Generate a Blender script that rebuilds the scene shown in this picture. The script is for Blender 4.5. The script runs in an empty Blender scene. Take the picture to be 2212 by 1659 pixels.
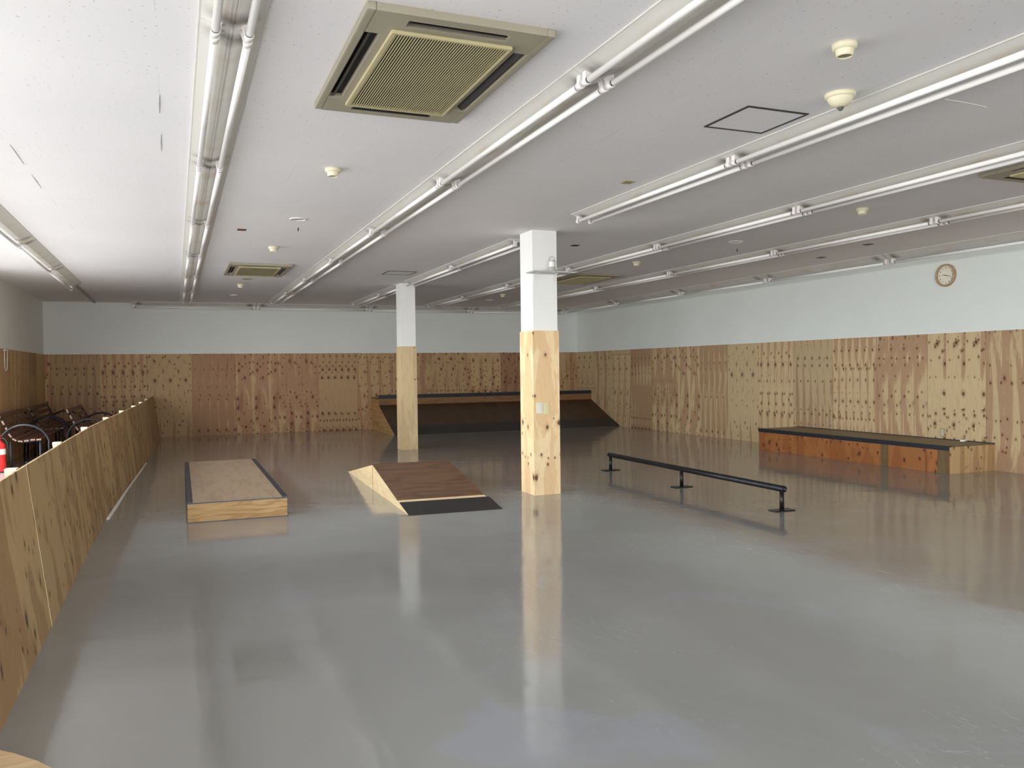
import bpy, bmesh, math, random
from mathutils import Vector, Matrix
random.seed(7)
S = bpy.context.scene
C = S.collection

# ------------------------------------------------------------------ camera, world, light, exposure
YAW, PITCH, ROLL, FPX, EYE = 0.38655, -0.018355, -0.0122645, 1787.7, 1.4019
fw = Vector((math.sin(YAW)*math.cos(PITCH), math.cos(YAW)*math.cos(PITCH), math.sin(PITCH)))
r0 = Vector((math.cos(YAW), -math.sin(YAW), 0)); u0 = r0.cross(fw)
cr, sr = math.cos(ROLL), math.sin(ROLL)
rt = cr*r0 + sr*u0; up = -sr*r0 + cr*u0
cam = bpy.data.cameras.new('camera'); cam.sensor_width = 36; cam.lens = 36*FPX/2212
cam.clip_start = 0.05; cam.clip_end = 200
co = bpy.data.objects.new('camera', cam); C.objects.link(co)
m3 = Matrix((rt, up, -fw)).transposed()
co.matrix_world = Matrix.Translation((0, 0, EYE)) @ m3.to_4x4()
S.camera = co
S.view_settings.view_transform = 'Standard'; S.view_settings.look = 'None'
S.view_settings.gamma = 1; S.view_settings.use_curve_mapping = False
S.view_settings.exposure = 0.12
S.cycles.max_bounces = 14; S.cycles.diffuse_bounces = 10; S.cycles.glossy_bounces = 6; S.cycles.use_denoising = True

H, D, XR, XL, YF, WT = 2.928, 19.70, 9.884, -2.53, -5.0, 1.82
FG = 5.2                 # the glazed part of the front wall ends here
WIN_END = 13.95          # the glazed part of the left wall ends here

w = bpy.data.worlds.new('daylight'); S.world = w; w.use_nodes = True
wn, wl = w.node_tree.nodes, w.node_tree.links
bg = wn['Background']
tc = wn.new('ShaderNodeTexCoord'); sp = wn.new('ShaderNodeSeparateXYZ'); rp = wn.new('ShaderNodeValToRGB')
mr = wn.new('ShaderNodeMapRange'); mr.inputs['From Min'].default_value = -1
wl.new(tc.outputs['Generated'], sp.inputs[0]); wl.new(sp.outputs['Z'], mr.inputs['Value'])
wl.new(mr.outputs[0], rp.inputs[0]); wl.new(rp.outputs[0], bg.inputs['Color'])
e = rp.color_ramp.elements
e[0].position = 0.0; e[0].color = (0.16, 0.157, 0.16, 1)      # added glow in place of daylight bounced off unseen ground
e[1].position = 1.0; e[1].color = (0.70, 0.78, 0.92, 1)
for pos, c in ((0.36, (0.33, 0.327, 0.33, 1)), (0.47, (0.74, 0.73, 0.73, 1)), (0.505, (1.08, 1.11, 1.12, 1)), (0.62, (1.12, 1.16, 1.18, 1)), (0.72, (0.85, 0.92, 1.02, 1))):
    k = e.new(pos); k.color = c
bg.inputs['Strength'].default_value = 8.8

def link_light(name, data, loc, rot):
    o = bpy.data.objects.new(name, data); C.objects.link(o); o.location = loc; o.rotation_euler = rot
    return o
sun = bpy.data.lights.new('sun', 'SUN'); sun.energy = 7.5; sun.angle = math.radians(0.6); sun.color = (1, 0.96, 0.9)
sd = Vector((0.36, 0.10, -1.0)).normalized()
so = link_light('sun', sun, (-8, 5, 12), (0, 0, 0)); so.rotation_mode = 'QUATERNION'; so.rotation_quaternion = sd.to_track_quat('-Z', 'Y')
def portal(name, loc, rot, sx, sy):
    a = bpy.data.lights.new(name, 'AREA'); a.shape = 'RECTANGLE'; a.size = sx; a.size_y = sy; a.cycles.is_portal = True
    link_light(name, a, loc, rot)
portal('portal_left', (XL-0.12, (YF+WIN_END)/2, 1.42), (0, math.radians(-90), 0), 2.75, WIN_END-YF)
portal('portal_front', ((XL+FG)/2, YF-0.12, 1.42), (math.radians(90), 0, 0), FG-XL, 2.75)

# ------------------------------------------------------------------ node helper
def lin(c):
    return tuple((v/255/12.92 if v/255 <= .04045 else ((v/255+.055)/1.055)**2.4) for v in c) + (1,)
class NT:
    def __init__(s, name):
        s.m = bpy.data.materials.new(name); s.m.use_nodes = True
        s.n, s.l = s.m.node_tree.nodes, s.m.node_tree.links; s.b = s.n['Principled BSDF']
    def put(s, inp, v):
        if hasattr(v, 'is_linked') or isinstance(v, bpy.types.NodeSocket): s.l.new(v, inp)
        else: inp.default_value = v
    def math(s, op, a, b=0.0, c=0.0):
        n = s.n.new('ShaderNodeMath'); n.operation = op
        s.put(n.inputs[0], a); s.put(n.inputs[1], b); s.put(n.inputs[2], c); return n.outputs[0]
    def obj(s): return s.n.new('ShaderNodeTexCoord').outputs['Object']
    def sep(s, v): n = s.n.new('ShaderNodeSeparateXYZ'); s.l.new(v, n.inputs[0]); return n.outputs
    def comb(s, x=0., y=0., z=0.):
        n = s.n.new('ShaderNodeCombineXYZ'); s.put(n.inputs[0], x); s.put(n.inputs[1], y); s.put(n.inputs[2], z); return n.outputs[0]
    def dot(s, v, w):
        n = s.n.new('ShaderNodeVectorMath'); n.operation = 'DOT_PRODUCT'; s.l.new(v, n.inputs[0]); n.inputs[1].default_value = w; return n.outputs['Value']
    def noise(s, v, scale=5., detail=3., dist=0., rough=.5, dim='3D'):
        n = s.n.new('ShaderNodeTexNoise'); n.noise_dimensions = dim
        s.l.new(v, n.inputs['Vector']); n.inputs['Scale'].default_value = scale; n.inputs['Detail'].default_value = detail
        n.inputs['Distortion'].default_value = dist; n.inputs['Roughness'].default_value = rough; return n.outputs['Fac']
    def white(s, v):
        n = s.n.new('ShaderNodeTexWhiteNoise'); n.noise_dimensions = '1D'; s.put(n.inputs['W'], v); return n.outputs['Value'], n.outputs['Color']
    def vor(s, v, scale, rnd=1.):
        n = s.n.new('ShaderNodeTexVoronoi'); n.voronoi_dimensions = '2D'; s.l.new(v, n.inputs['Vector'])
        n.inputs['Scale'].default_value = scale; n.inputs['Randomness'].default_value = rnd; return n.outputs['Distance'], n.outputs['Color']
    def ramp(s, f, stops, interp='LINEAR'):
        n = s.n.new('ShaderNodeValToRGB'); s.put(n.inputs[0], f); r = n.color_ramp; r.interpolation = interp
        for i, (p, c) in enumerate(stops):
            k = r.elements[i] if i < 2 else r.elements.new(p)
            k.position = p; k.color = c
        return n.outputs[0]
    def mr(s, v, a, b, c=0., d=1.):
        n = s.n.new('ShaderNodeMapRange'); s.put(n.inputs[0], v)
        for i, x in enumerate((a, b, c, d)): s.put(n.inputs[i+1], x)
        return n.outputs[0]
    def mix(s, f, a, b, mode='MIX'):
        n = s.n.new('ShaderNodeMix'); n.data_type = 'RGBA'; n.blend_type = mode
        s.put(n.inputs[0], f); s.put(n.inputs[6], a); s.put(n.inputs[7], b); return n.outputs[2]
    def bump(s, h, st, dist=0.01):
        n = s.n.new('ShaderNodeBump'); s.l.new(h, n.inputs['Height']); n.inputs['Strength'].default_value = st
        n.inputs['Distance'].default_value = dist; s.l.new(n.outputs[0], s.b.inputs['Normal'])
    def fin(s, col, rough=.6, metal=0., spec=.5):
        s.put(s.b.inputs['Base Color'], col); s.put(s.b.inputs['Roughness'], rough)
        s.b.inputs['Metallic'].default_value = metal; s.b.inputs['Specular IOR Level'].default_value = spec
        return s.m

def plain(name, rgb, rough=.5, metal=0., spec=.5, var=.06, scale=6.):
    t = NT(name); c = lin(rgb)
    n = t.noise(t.obj(), scale, 4)
    d = tuple(x*(1-var*2) for x in c[:3]) + (1,)
    return t.fin(t.mix(t.mr(n, .3, .7), d, c), rough, metal, spec)

def plywood(name, U, V, pw, off, pale, mid, dark, knot=(70, 42, 20), knots=1., rough=.62, pales=(), bias=0., spread=.5, kscale=1., seams=True, rep=True, fig=1., fineamt=.30):
    """knotty softwood plywood: each sheet pw wide has its own veneer, whose figure repeats sideways"""
    t = NT(name); P = t.obj(); u = t.dot(P, U); v = t.dot(P, V)
    us = t.math('DIVIDE', t.math('SUBTRACT', u, off), pw)
    pid = t.math('FLOOR', us); r, rc = t.white(pid); rs = t.n.new('ShaderNodeSeparateColor'); t.l.new(rc, rs.inputs[0]); rs = rs.outputs
    per = t.math('MULTIPLY_ADD', rs[0], .28, .15)
    inp = t.math('MULTIPLY', t.math('FRACT', us), pw)
    uu = t.math('MODULO', inp, per) if rep else inp
    uw = inp if not rep else t.math('ADD', uu, t.math('MULTIPLY', t.math('FLOOR', t.math('DIVIDE', inp, per)), .018))
    big = t.noise(t.comb(t.math('MULTIPLY', uw, 7.*fig), t.math('MULTIPLY', v, .75 if fig == 1. else 1.5), t.math('MULTIPLY', pid, 7.3)), 1., 4, .55, .55)
    fac = t.math('ADD', big, t.math('MULTIPLY', t.math('SUBTRACT', rs[1], .5-bias), spread))
    col = t.ramp(fac, [(.28, lin(pale)), (.78, lin(dark)), (.47, lin(pale)), (.52, lin(mid)), (.66, lin(mid))])
    if pales:
        for k in pales:
            eq = t.math('COMPARE', pid, float(k), .4)
            col = t.mix(t.math('MULTIPLY', eq, .85), col, lin(pale))
    # flame figure and fine grain
    ring = t.math('SINE', t.math('MULTIPLY', t.noise(t.comb(t.math('MULTIPLY', uw, 5.), t.math('MULTIPLY', v, .9), pid), 1., 2, .8), 60.))
    col = t.mix(t.math('MULTIPLY', t.mr(ring, .1, 1.), .12), col, lin(dark))
    fine = t.noise(t.comb(t.math('MULTIPLY', u, 110.), t.math('MULTIPLY', v, 4.), 0.), 1., 3)
    col = t.mix(t.math('MULTIPLY', t.mr(fine, .45, .75), fineamt), col, tuple(x*.62 for x in lin(mid)[:3])+(1,))
    # sheet tint
    tint = t.math('MULTIPLY_ADD', rs[2], .22, .86)
    tn = t.n.new('ShaderNodeCombineColor'); t.l.new(tint, tn.inputs[0]); t.put(tn.inputs[1], t.math('MULTIPLY', tint, .99)); t.put(tn.inputs[2], t.math('MULTIPLY', tint, .97))
    col = t.mix(1., col, tn.outputs[0], 'MULTIPLY')
    # knots
    kn = t.noise(t.comb(t.math('MULTIPLY', u, 40.), t.math('MULTIPLY', v, 40.), 0.), 1., 2)
    for sc, rad, dens, sd in ((6.0*kscale, .15, .30*knots, 0.), (11.*kscale, .15, .26*knots, 5.)):
        vec = t.comb(t.math('MULTIPLY', t.math('ADD', uu, t.math('MULTIPLY', pid, 3.1)), sc*1.15), t.math('MULTIPLY', t.math('ADD', v, sd), sc*.78), 0.)
        dd, dc = t.vor(vec, 1.); q = t.n.new('ShaderNodeSeparateColor'); t.l.new(dc, q.inputs[0]); q = q.outputs
        clus = t.noise(t.comb(t.math('MULTIPLY', uw, 3.), t.math('MULTIPLY', v, 2.2), t.math('MULTIPLY', pid, 2.7)), 1., 1)
        thr = t.math('MULTIPLY', t.mr(clus, .35, .62), dens*1.6)
        on = t.math('LESS_THAN', q[0], thr)
        rr = t.math('MULTIPLY_ADD', q[1], rad, rad*.45)
        ddw = t.math('ADD', dd, t.math('MULTIPLY', t.math('SUBTRACT', kn, .5), .10))
        core = t.math('MULTIPLY', on, t.mr(t.math('DIVIDE', ddw, rr), .45, 1.05, 1., 0.))
        halo = t.math('MULTIPLY', on, t.mr(t.math('DIVIDE', dd, rr), .8, 2.4, 1., 0.))
        col = t.mix(t.math('MULTIPLY', halo, .55), col, lin(dark))
        col = t.mix(t.math('MULTIPLY', core, .9), col, lin(knot))
    if seams:
        fr = t.math('FRACT', us); edge = t.math('LESS_THAN', t.math('MINIMUM', fr, t.math('SUBTRACT', 1., fr)), .003)
        col = t.mix(t.math('MULTIPLY', edge, .6), col, lin((80, 55, 32)))
    t.bump(fine, .08, .002)
    return t.fin(col, rough, 0., .35)

def plainwood(name, U, V, a, b, rough=.6, ringsc=60.):
    t = NT(name); P = t.obj(); u = t.dot(P, U); v = t.dot(P, V)
    n = t.noise(t.comb(t.math('MULTIPLY', u, 1.2), t.math('MULTIPLY', v, 9.), t.dot(P, (.37, .51, .23))), 1., 3, .8)
    ring = t.mr(t.math('SINE', t.math('MULTIPLY', n, ringsc)), -.2, 1.)
    col = t.mix(t.math('MULTIPLY', ring, .6), lin(a), lin(b))
    f = t.noise(t.comb(t.math('MULTIPLY', u, 6.), t.math('MULTIPLY', v, 120.), 0.), 1., 3)
    col = t.mix(t.math('MULTIPLY', t.mr(f, .4, .8), .3), col, lin(tuple(x*.7 for x in b)))
    return t.fin(col, rough, 0., .3)

# ------------------------------------------------------------------ materials
X, Y, Z = (1, 0, 0), (0, 1, 0), (0, 0, 1)
M = {}
M['ply_back'] = plywood('ply_back', X, Z, .92, -.57, (196, 165, 124), (178, 138, 105), (148, 102, 77), (78, 44, 24), pales=(4,), bias=.10, spread=.34, knots=1.5)
M['ply_right'] = plywood('ply_right', Y, Z, .915, 12.30, (206, 184, 145), (182, 150, 118), (152, 115, 87), knots=1.1, bias=.0, spread=.3)
M['ply_left'] = plywood('ply_left', Y, Z, .915, 14.0, (206, 178, 130), (186, 150, 112), (150, 110, 78), knots=.4)
M['ply_fence'] = plywood('ply_fence', (.0, 1, 0), Z, 1.82, 5.21, (190, 162, 118), (166, 134, 94), (142, 106, 72), (70, 45, 22), knots=.8, spread=.1, rough=.5, rep=False, kscale=.9, fig=.55, fineamt=.08)
M['ply_col'] = plywood('ply_col', (1, 1, 0), Z, 2., .3, (238, 214, 172), (226, 193, 150), (200, 158, 114), knots=.5, spread=.0, bias=.0, seams=False, rep=False, fig=.8, fineamt=.15)
M['ply_colfar'] = plywood('ply_colfar', (1, 1, 0), Z, 2., .9, (218, 194, 154), (204, 178, 140), (168, 140, 108), knots=.15, spread=.0, bias=.02, seams=False, rep=False)
M['ply_ledge'] = plywood('ply_ledge', Y, Z, 2.4, .35, (160, 106, 60), (148, 92, 50), (120, 70, 36), (60, 28, 10), knots=1.2, kscale=.9, spread=.1, rep=False, fig=.5, fineamt=.15)
M['ply_ledge_end'] = plywood('ply_ledge_end', X, Z, 2.4, 0., (208, 178, 134), (186, 152, 112), (150, 112, 76), knots=.9, spread=.1, rep=False)
M['deck'] = plainwood('pad_top', Y, X, (172, 150, 122), (150, 128, 102), .45, 20.)
M['pad_face'] = plainwood('pad_face', X, Z, (200, 164, 112), (158, 114, 68), .5, 34.)
M['kick_deck'] = plainwood('kicker_deck', X, Y, (122, 92, 70), (86, 62, 46), .5, 26.)
M['pale_ply'] = plainwood('pale_ply', Y, Z, (240, 216, 168), (226, 196, 146), .6, 14.)
M['dark_ply'] = plainwood('dark_ply', Y, X, (84, 62, 43), (66, 47, 32), .42, 16.)
M['riser_ply'] = plainwood('riser_ply', X, Z, (142, 106, 70), (116, 82, 54), .5, 20.)
M['strip_wood'] = plainwood('strip_wood', Z, Y, (120, 98, 68), (100, 80, 54), .5, 18.)
M['ledge_top'] = plainwood('ledge_top', Y, X, (126, 112, 88), (108, 96, 74), .45, 18.)
M['timber'] = plainwood('timber', X, Y, (244, 220, 180), (224, 190, 142), .7, 20.)
M['toe'] = plain('toe_plate', (44, 42, 42), .5, .0)
M['steel'] = plain('dark_steel', (62, 66, 74), .42, .6, var=.15, scale=30.)
M['rail'] = plain('rail_steel', (46, 46, 50), .38, .55, var=.2, scale=25.)
M['rail_in'] = plain('rail_inside', (12, 12, 12), .8)
M['white_paint'] = plain('white_paint', (234, 236, 232), .55, var=.02, scale=2.)
M['column_paint'] = plain('column_paint', (246, 247, 243), .5, var=.015, scale=2.)
M['wall_back'] = plain('wall_back_paint', (232, 236, 233), .7, var=.02, scale=1.)
M['wall_right'] = plain('wall_right_paint', (232, 238, 234), .7, var=.02, scale=1.)
M['alu'] = plain('window_frame_metal', (150, 150, 150), .4, .5)
M['tube'] = plain('lamp_tube', (250, 249, 246), .18, var=.01)
M['socket'] = plain('lamp_socket', (238, 234, 232), .4, var=.03)
M['tube_end'] = plain('tube_end_band', (70, 66, 62), .5)
M['cream'] = plain('cream_plastic', (236, 230, 198), .4, var=.02)
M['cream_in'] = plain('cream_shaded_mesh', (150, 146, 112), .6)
M['ac_panel'] = plain('ac_panel_plastic', (164, 158, 138), .5, var=.05, scale=4.)
M['ac_grille'] = plain('ac_grille_plastic', (196, 186, 144), .5, var=.05, scale=4.)
M['ac_dark'] = plain('ac_dark', (16, 15, 13), .8)
M['ac_flap'] = plain('ac_flap', (30, 29, 27), .4, var=.1)
M['black_line'] = plain('hatch_frame', (52, 52, 50), .5)
M['brown_sq'] = plain('brown_plate', (96, 68, 36), .6)
M['beige_sq'] = plain('beige_plate', (172, 160, 112), .6)
M['white_plastic'] = plain('white_plastic', (240, 241, 236), .35, var=.01)
M['grey_plastic'] = plain('grey_plastic', (196, 198, 192), .4)
M['seam_grey'] = plain('seam_grey', (190, 188, 186), .8)
M['cable'] = plain('grey_cable', (96, 98, 90), .5)
M['switch_white'] = plain('switch_white', (226, 226, 214), .4, var=.01)
M['switch_cream'] = plain('switch_cream', (222, 214, 168), .4, var=.01)
M['clock_wood'] = plainwood('clock_wood', Y, Z, (190, 162, 128), (166, 136, 102), .5, 20.)
M['clock_face'] = plain('clock_face', (238, 234, 218), .5, var=.01)
M['ink'] = plain('ink', (52, 46, 38), .5)
M['bench_wood'] = plainwood('bench_wood', Y, Z, (84, 46, 30), (56, 28, 18), .45, 20.)
M['bench_end'] = plain('bench_slat_end', (132, 108, 92), .6)
M['bench_iron'] = plain('bench_iron', (30, 32, 36), .5, .2)
M['ext_red'] = plain('extinguisher_red', (214, 40, 44), .25, var=.02)
M['ext_label'] = plain('extinguisher_label', (232, 232, 236), .5)
M['black_rubber'] = plain('black_rubber', (20, 20, 20), .6)

def mat_floor():
    t = NT('epoxy_floor'); P = t.obj(); xyz = t.sep(P)
    a = t.noise(P, .55, 4, .6); b = t.noise(P, 2.6, 5, .4)
    col = t.mix(t.mr(a, .35, .7), lin((136, 136, 133)), lin((148, 148, 145)))
    blot = t.mr(t.noise(P, 1.1, 5, .8), .58, .66)
    col = t.mix(t.math('MULTIPLY', blot, .35), col, lin((146, 149, 162)))
    # pale scuffs left by wheels
    sv = t.n.new('ShaderNodeMapping'); t.l.new(P, sv.inputs[0]); sv.inputs['Rotation'].default_value = (0, 0, .9); sv.inputs['Scale'].default_value = (2.4, .55, 1)
    sc = t.noise(sv.outputs[0], 3.2, 5, 1.6); line = t.mr(t.math('ABSOLUTE', t.math('SUBTRACT', sc, .5)), 0., .006, 1., 0.)
    zone = t.mr(t.noise(P, .8, 2), .5, .62)
    far = t.mr(xyz[0], 1.0, 2.4)
    m1 = t.math('MULTIPLY', t.math('MULTIPLY', line, zone), far)
    col = t.mix(t.math('MULTIPLY', m1, .35), col, lin((205, 208, 214)))
    dk = t.mr(t.noise(P, 26., 2, 0.), .79, .82)
    col = t.mix(t.math('MULTIPLY', dk, .4), col, lin((90, 88, 86)))
    rough = t.math('ADD', t.mr(b, .3, .7, .07, .12), t.math('MULTIPLY', m1, .1))
    h = t.math('ADD', t.math('MULTIPLY', t.noise(P, 2.2, 3, .3), 1.), t.math('MULTIPLY', t.noise(P, 9., 2), .16))
    t.bump(h, .085, .03)
    t.b.inputs['IOR'].default_value = 1.5
    return t.fin(col, rough, 0., .7)
M['floor'] = mat_floor()

def mat_ceiling():
    t = NT('ceiling_board'); P = t.obj(); xyz = t.sep(P)
    col = t.mix(t.mr(t.noise(P, .7, 3), .3, .7), lin((236, 235, 236)), lin((241, 240, 240)))
    seam = None
    for ax, off, w0 in ((0, -.05, .91), (1, 4.5, 1.82)):
        f = t.math('FRACT', t.math('DIVIDE', t.math('SUBTRACT', xyz[ax], off), w0))
        ln = t.math('LESS_THAN', t.math('MINIMUM', f, t.math('SUBTRACT', 1., f)), .0018/w0)
        seam = ln if seam is None else t.math('MAXIMUM', seam, ln)
    sm = t.mr(t.noise(P, 1.3, 3), .52, .66)
    col = t.mix(t.math('MULTIPLY', t.math('MULTIPLY', seam, sm), .28), col, lin((120, 118, 116)))
    # pin holes and worm marks of the mineral board
    wv = t.n.new('ShaderNodeVectorMath'); wv.operation = 'ADD'; t.l.new(P, wv.inputs[0])
    nz = t.n.new('ShaderNodeTexNoise'); nz.inputs['Scale'].default_value = 30.; t.l.new(P, nz.inputs['Vector'])
    sc = t.n.new('ShaderNodeVectorMath'); sc.operation = 'SCALE'; t.l.new(nz.outputs['Color'], sc.inputs[0]); sc.inputs['Scale'].default_value = .03; t.l.new(sc.outputs[0], wv.inputs[1])
    dd, dc = t.vor(wv.outputs[0], 22.); q = t.n.new('ShaderNodeSeparateColor'); t.l.new(dc, q.inputs[0])
    dots = t.math('MULTIPLY', t.math('LESS_THAN', q.outputs[0], .33), t.math('LESS_THAN', dd, t.math('MULTIPLY_ADD', q.outputs[1], .05, .035)))
    col = t.mix(t.math('MULTIPLY', dots, .5), col, lin((120, 116, 112)))
    t.bump(t.noise(P, 14., 4), .05, .004)
    return t.fin(col, .85, 0., .2)
M['ceiling'] = mat_ceiling()

def mat_fixture():
    t = NT('luminaire_enamel'); P = t.obj(); xyz = t.sep(P)
    ay = t.math('ABSOLUTE', xyz[1])
    oi = t.n.new('ShaderNodeObjectInfo'); rnd = oi.outputs['Random']
    P2 = t.comb(xyz[0], t.math('ADD', xyz[1], t.math('MULTIPLY', rnd, 30.)), xyz[2])
    n = t.noise(P2, 3., 3)
    soot = t.math('MULTIPLY', t.math('MULTIPLY', t.mr(ay, 1.03, 1.13), t.mr(ay, 1.15, 1.21, 1., 0.)), t.math('MULTIPLY', t.mr(t.math('ABSOLUTE', xyz[0]), .06, .12, .75, .1), t.mr(t.noise(P2, 9., 2), .3, .6, .4, 1.)))
    yel = t.math('MULTIPLY', t.mr(n, .5, .68), t.mr(t.math('ABSOLUTE', xyz[0]), .035, .09, .5, 0.))
    col = t.mix(yel, lin((216, 215, 208)), lin((192, 168, 130)))
    col = t.mix(soot, col, lin((62, 56, 50)))
    return t.fin(col, .38, 0., .4)
M['fixture'] = mat_fixture()
def mat_glass():
    t = NT('window_glass'); n, l = t.n, t.l
    tr = n.new('ShaderNodeBsdfTransparent'); gl = n.new('ShaderNodeBsdfGlossy'); gl.inputs['Roughness'].default_value = 0.02
    fr = n.new('ShaderNodeLayerWeight'); fr.inputs['Blend'].default_value = 0.5; pw = n.new('ShaderNodeMath'); pw.operation = 'POWER'; pw.inputs[1].default_value = 5.; l.new(fr.outputs['Facing'], pw.inputs[0]); ma = n.new('ShaderNodeMath'); ma.operation = 'MULTIPLY_ADD'; ma.inputs[1].default_value = .5; ma.inputs[2].default_value = .03; l.new(pw.outputs[0], ma.inputs[0]); fr = ma
    mx = n.new('ShaderNodeMixShader'); l.new(fr.outputs[0], mx.inputs[0]); l.new(tr.outputs[0], mx.inputs[1]); l.new(gl.outputs[0], mx.inputs[2])
    l.new(mx.outputs[0], n['Material Output'].inputs[0]); n.remove(t.b); return t.m
M['glass'] = mat_glass()

# ------------------------------------------------------------------ mesh helpers
def box(bm, x0, x1, y0, y1, z0, z1, bev=0., mi=0):
    vs = [bm.verts.new((x, y, z)) for z in (z0, z1) for y in (y0, y1) for x in (x0, x1)]
    fs = [bm.faces.new([vs[i] for i in q]) for q in ((0, 2, 3, 1), (4, 5, 7, 6), (0, 1, 5, 4), (1, 3, 7, 5), (3, 2, 6, 7), (2, 0, 4, 6))]
    for f in fs: f.material_index = mi
    if bev > 0:
        es = list({e for f in fs for e in f.edges})
        r = bmesh.ops.bevel(bm, geom=es, offset=bev, segments=2, affect='EDGES', profile=.6)
    return vs
def prism(bm, pts, axis, a, b, mi=0):
    """polygon pts (2-D) extruded along axis 0/1/2 from a to b"""
    def mk(p, t):
        return {0: (t, p[0], p[1]), 1: (p[0], t, p[1]), 2: (p[0], p[1], t)}[axis]
    A = [bm.verts.new(mk(p, a)) for p in pts]; B = [bm.verts.new(mk(p, b)) for p in pts]
    fs = [bm.faces.new(A), bm.faces.new(B[::-1])]
    for i in range(len(pts)):
        j = (i+1) % len(pts); fs.append(bm.faces.new((A[j], A[i], B[i], B[j])))
    for f in fs: f.material_index = mi
def tube(bm, pts, r, seg=12, cap=True, mi=0, closed=False):
    pts = [Vector(p) for p in pts]; rings = []; n = len(pts); ref = None
    for i, p in enumerate(pts):
        if closed: d = (pts[(i+1) % n]-pts[i-1])
        else: d = pts[min(i+1, n-1)]-pts[max(i-1, 0)]
        d.normalize()
        if ref is None:
            ref = Vector((0, 0, 1)) if abs(d.z) < .9 else Vector((1, 0, 0))
        a = (ref - d*ref.dot(d)).normalized(); b = d.cross(a); ref = a
        rings.append([bm.verts.new(p + (a*math.cos(t)+b*math.sin(t))*r) for t in [2*math.pi*k/seg for k in range(seg)]])
    for i in range(n if closed else n-1):
        A, B = rings[i], rings[(i+1) % n]
        for k in range(seg):
            f = bm.faces.new((A[k], A[(k+1) % seg], B[(k+1) % seg], B[k])); f.smooth = True; f.material_index = mi
    if cap and not closed:
        for q in (rings[0][::-1], rings[-1]): bm.faces.new(q).material_index = mi
def lathe(bm, prof, seg=32, c=(0, 0), mi=0, smooth=True):
    rings = []
    for r, z in prof:
        if r <= 1e-6: rings.append([bm.verts.new((c[0], c[1], z))])
        else: rings.append([bm.verts.new((c[0]+r*math.cos(2*math.pi*k/seg), c[1]+r*math.sin(2*math.pi*k/seg), z)) for k in range(seg)])
    for A, B in zip(rings, rings[1:]):
        for k in range(seg):
            j = (k+1) % seg
            if len(A) == 1 and len(B) == 1: continue
            if len(A) == 1: f = bm.faces.new((A[0], B[j], B[k]))
            elif len(B) == 1: f = bm.faces.new((A[k], A[j], B[0]))
            else: f = bm.faces.new((A[k], A[j], B[j], B[k]))
            f.smooth = smooth; f.material_index = mi
def obj(name, bm, mats, parent=None, loc=None):
    bmesh.ops.recalc_face_normals(bm, faces=bm.faces)
    me = bpy.data.meshes.new(name); bm.to_mesh(me); bm.free()
    for m in (mats if isinstance(mats, (list, tuple)) else [mats]): me.materials.append(M[m])
    o = bpy.data.objects.new(name, me); C.objects.link(o)
    if parent: o.parent = parent
    if loc: o.location = loc
    return o
def B(): return bmesh.new()
def boxo(name, b, mat, parent=None, bev=0.):
    bm = B(); box(bm, *b, bev=bev); return obj(name, bm, mat, parent)
def tag(o, label=None, cat=None, group=None, kind=None):
    for k, v in (('label', label), ('category', cat), ('group', group), ('kind', kind)):
        if v: o[k] = v
    return o
def thing(name, label, cat, loc=(0, 0, 0), rz=0., group=None):
    o = bpy.data.objects.new(name, None); C.objects.link(o); o.location = loc; o.rotation_euler = (0, 0, rz)
    o.empty_display_size = .1
    return tag(o, label, cat, group)
def dup(root, loc, rz=0., label=None, group=None):
    r = root.copy(); C.objects.link(r); r.location = loc; r.rotation_euler = (0, 0, rz)
    if label: r['label'] = label
    if group: r['group'] = group
    for ch in list(root.children):
        c = ch.copy(); C.objects.link(c); c.parent = r
        for g in list(ch.children):
            d = g.copy(); C.objects.link(d); d.parent = c
    return r
def struct(name, bm, mat): return tag(obj(name, bm, mat), kind='structure')
ORD = ['first', 'second', 'third', 'fourth', 'fifth', 'sixth', 'seventh', 'eighth', 'ninth']

# ------------------------------------------------------------------ the room
bm = B(); box(bm, XL-.15, XR+.15, YF-.15, D+.15, -.12, 0); struct('floor', bm, 'floor')
bm = B(); box(bm, XL-.15, XR+.15, YF-.15, D+.15, H, H+.15); struct('ceiling', bm, 'ceiling')
bm = B(); box(bm, XL-.15, XR+.15, D, D+.15, 0, H); struct('wall_back', bm, 'wall_back')
bm = B(); box(bm, XR, XR+.15, YF, D, 0, H); struct('wall_right', bm, 'wall_right')
bm = B(); box(bm, XL-.15, XL, WIN_END, D, 0, H); box(bm, XL-.15, XL, YF, WIN_END, 2.80, H); struct('wall_left', bm, 'white_paint')
bm = B(); box(bm, XL-.15, XR+.15, YF-.15, YF, 2.80, H); box(bm, XL-.15, FG, YF-.15, YF, 0, .06); box(bm, FG, XR+.15, YF-.15, YF, 0, 2.80); struct('wall_front', bm, 'white_paint')
bm = B(); box(bm, XL, XR-.012, D-.012, D, 0, WT); struct('trim_1', bm, 'ply_back')
bm = B(); box(bm, XR-.012, XR, YF, D-.012, 0, WT); struct('trim_2', bm, 'ply_right')
bm = B(); box(bm, XL, XL+.012, WIN_END, D-.012, 0, WT); struct('trim_3', bm, 'ply_left')
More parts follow.
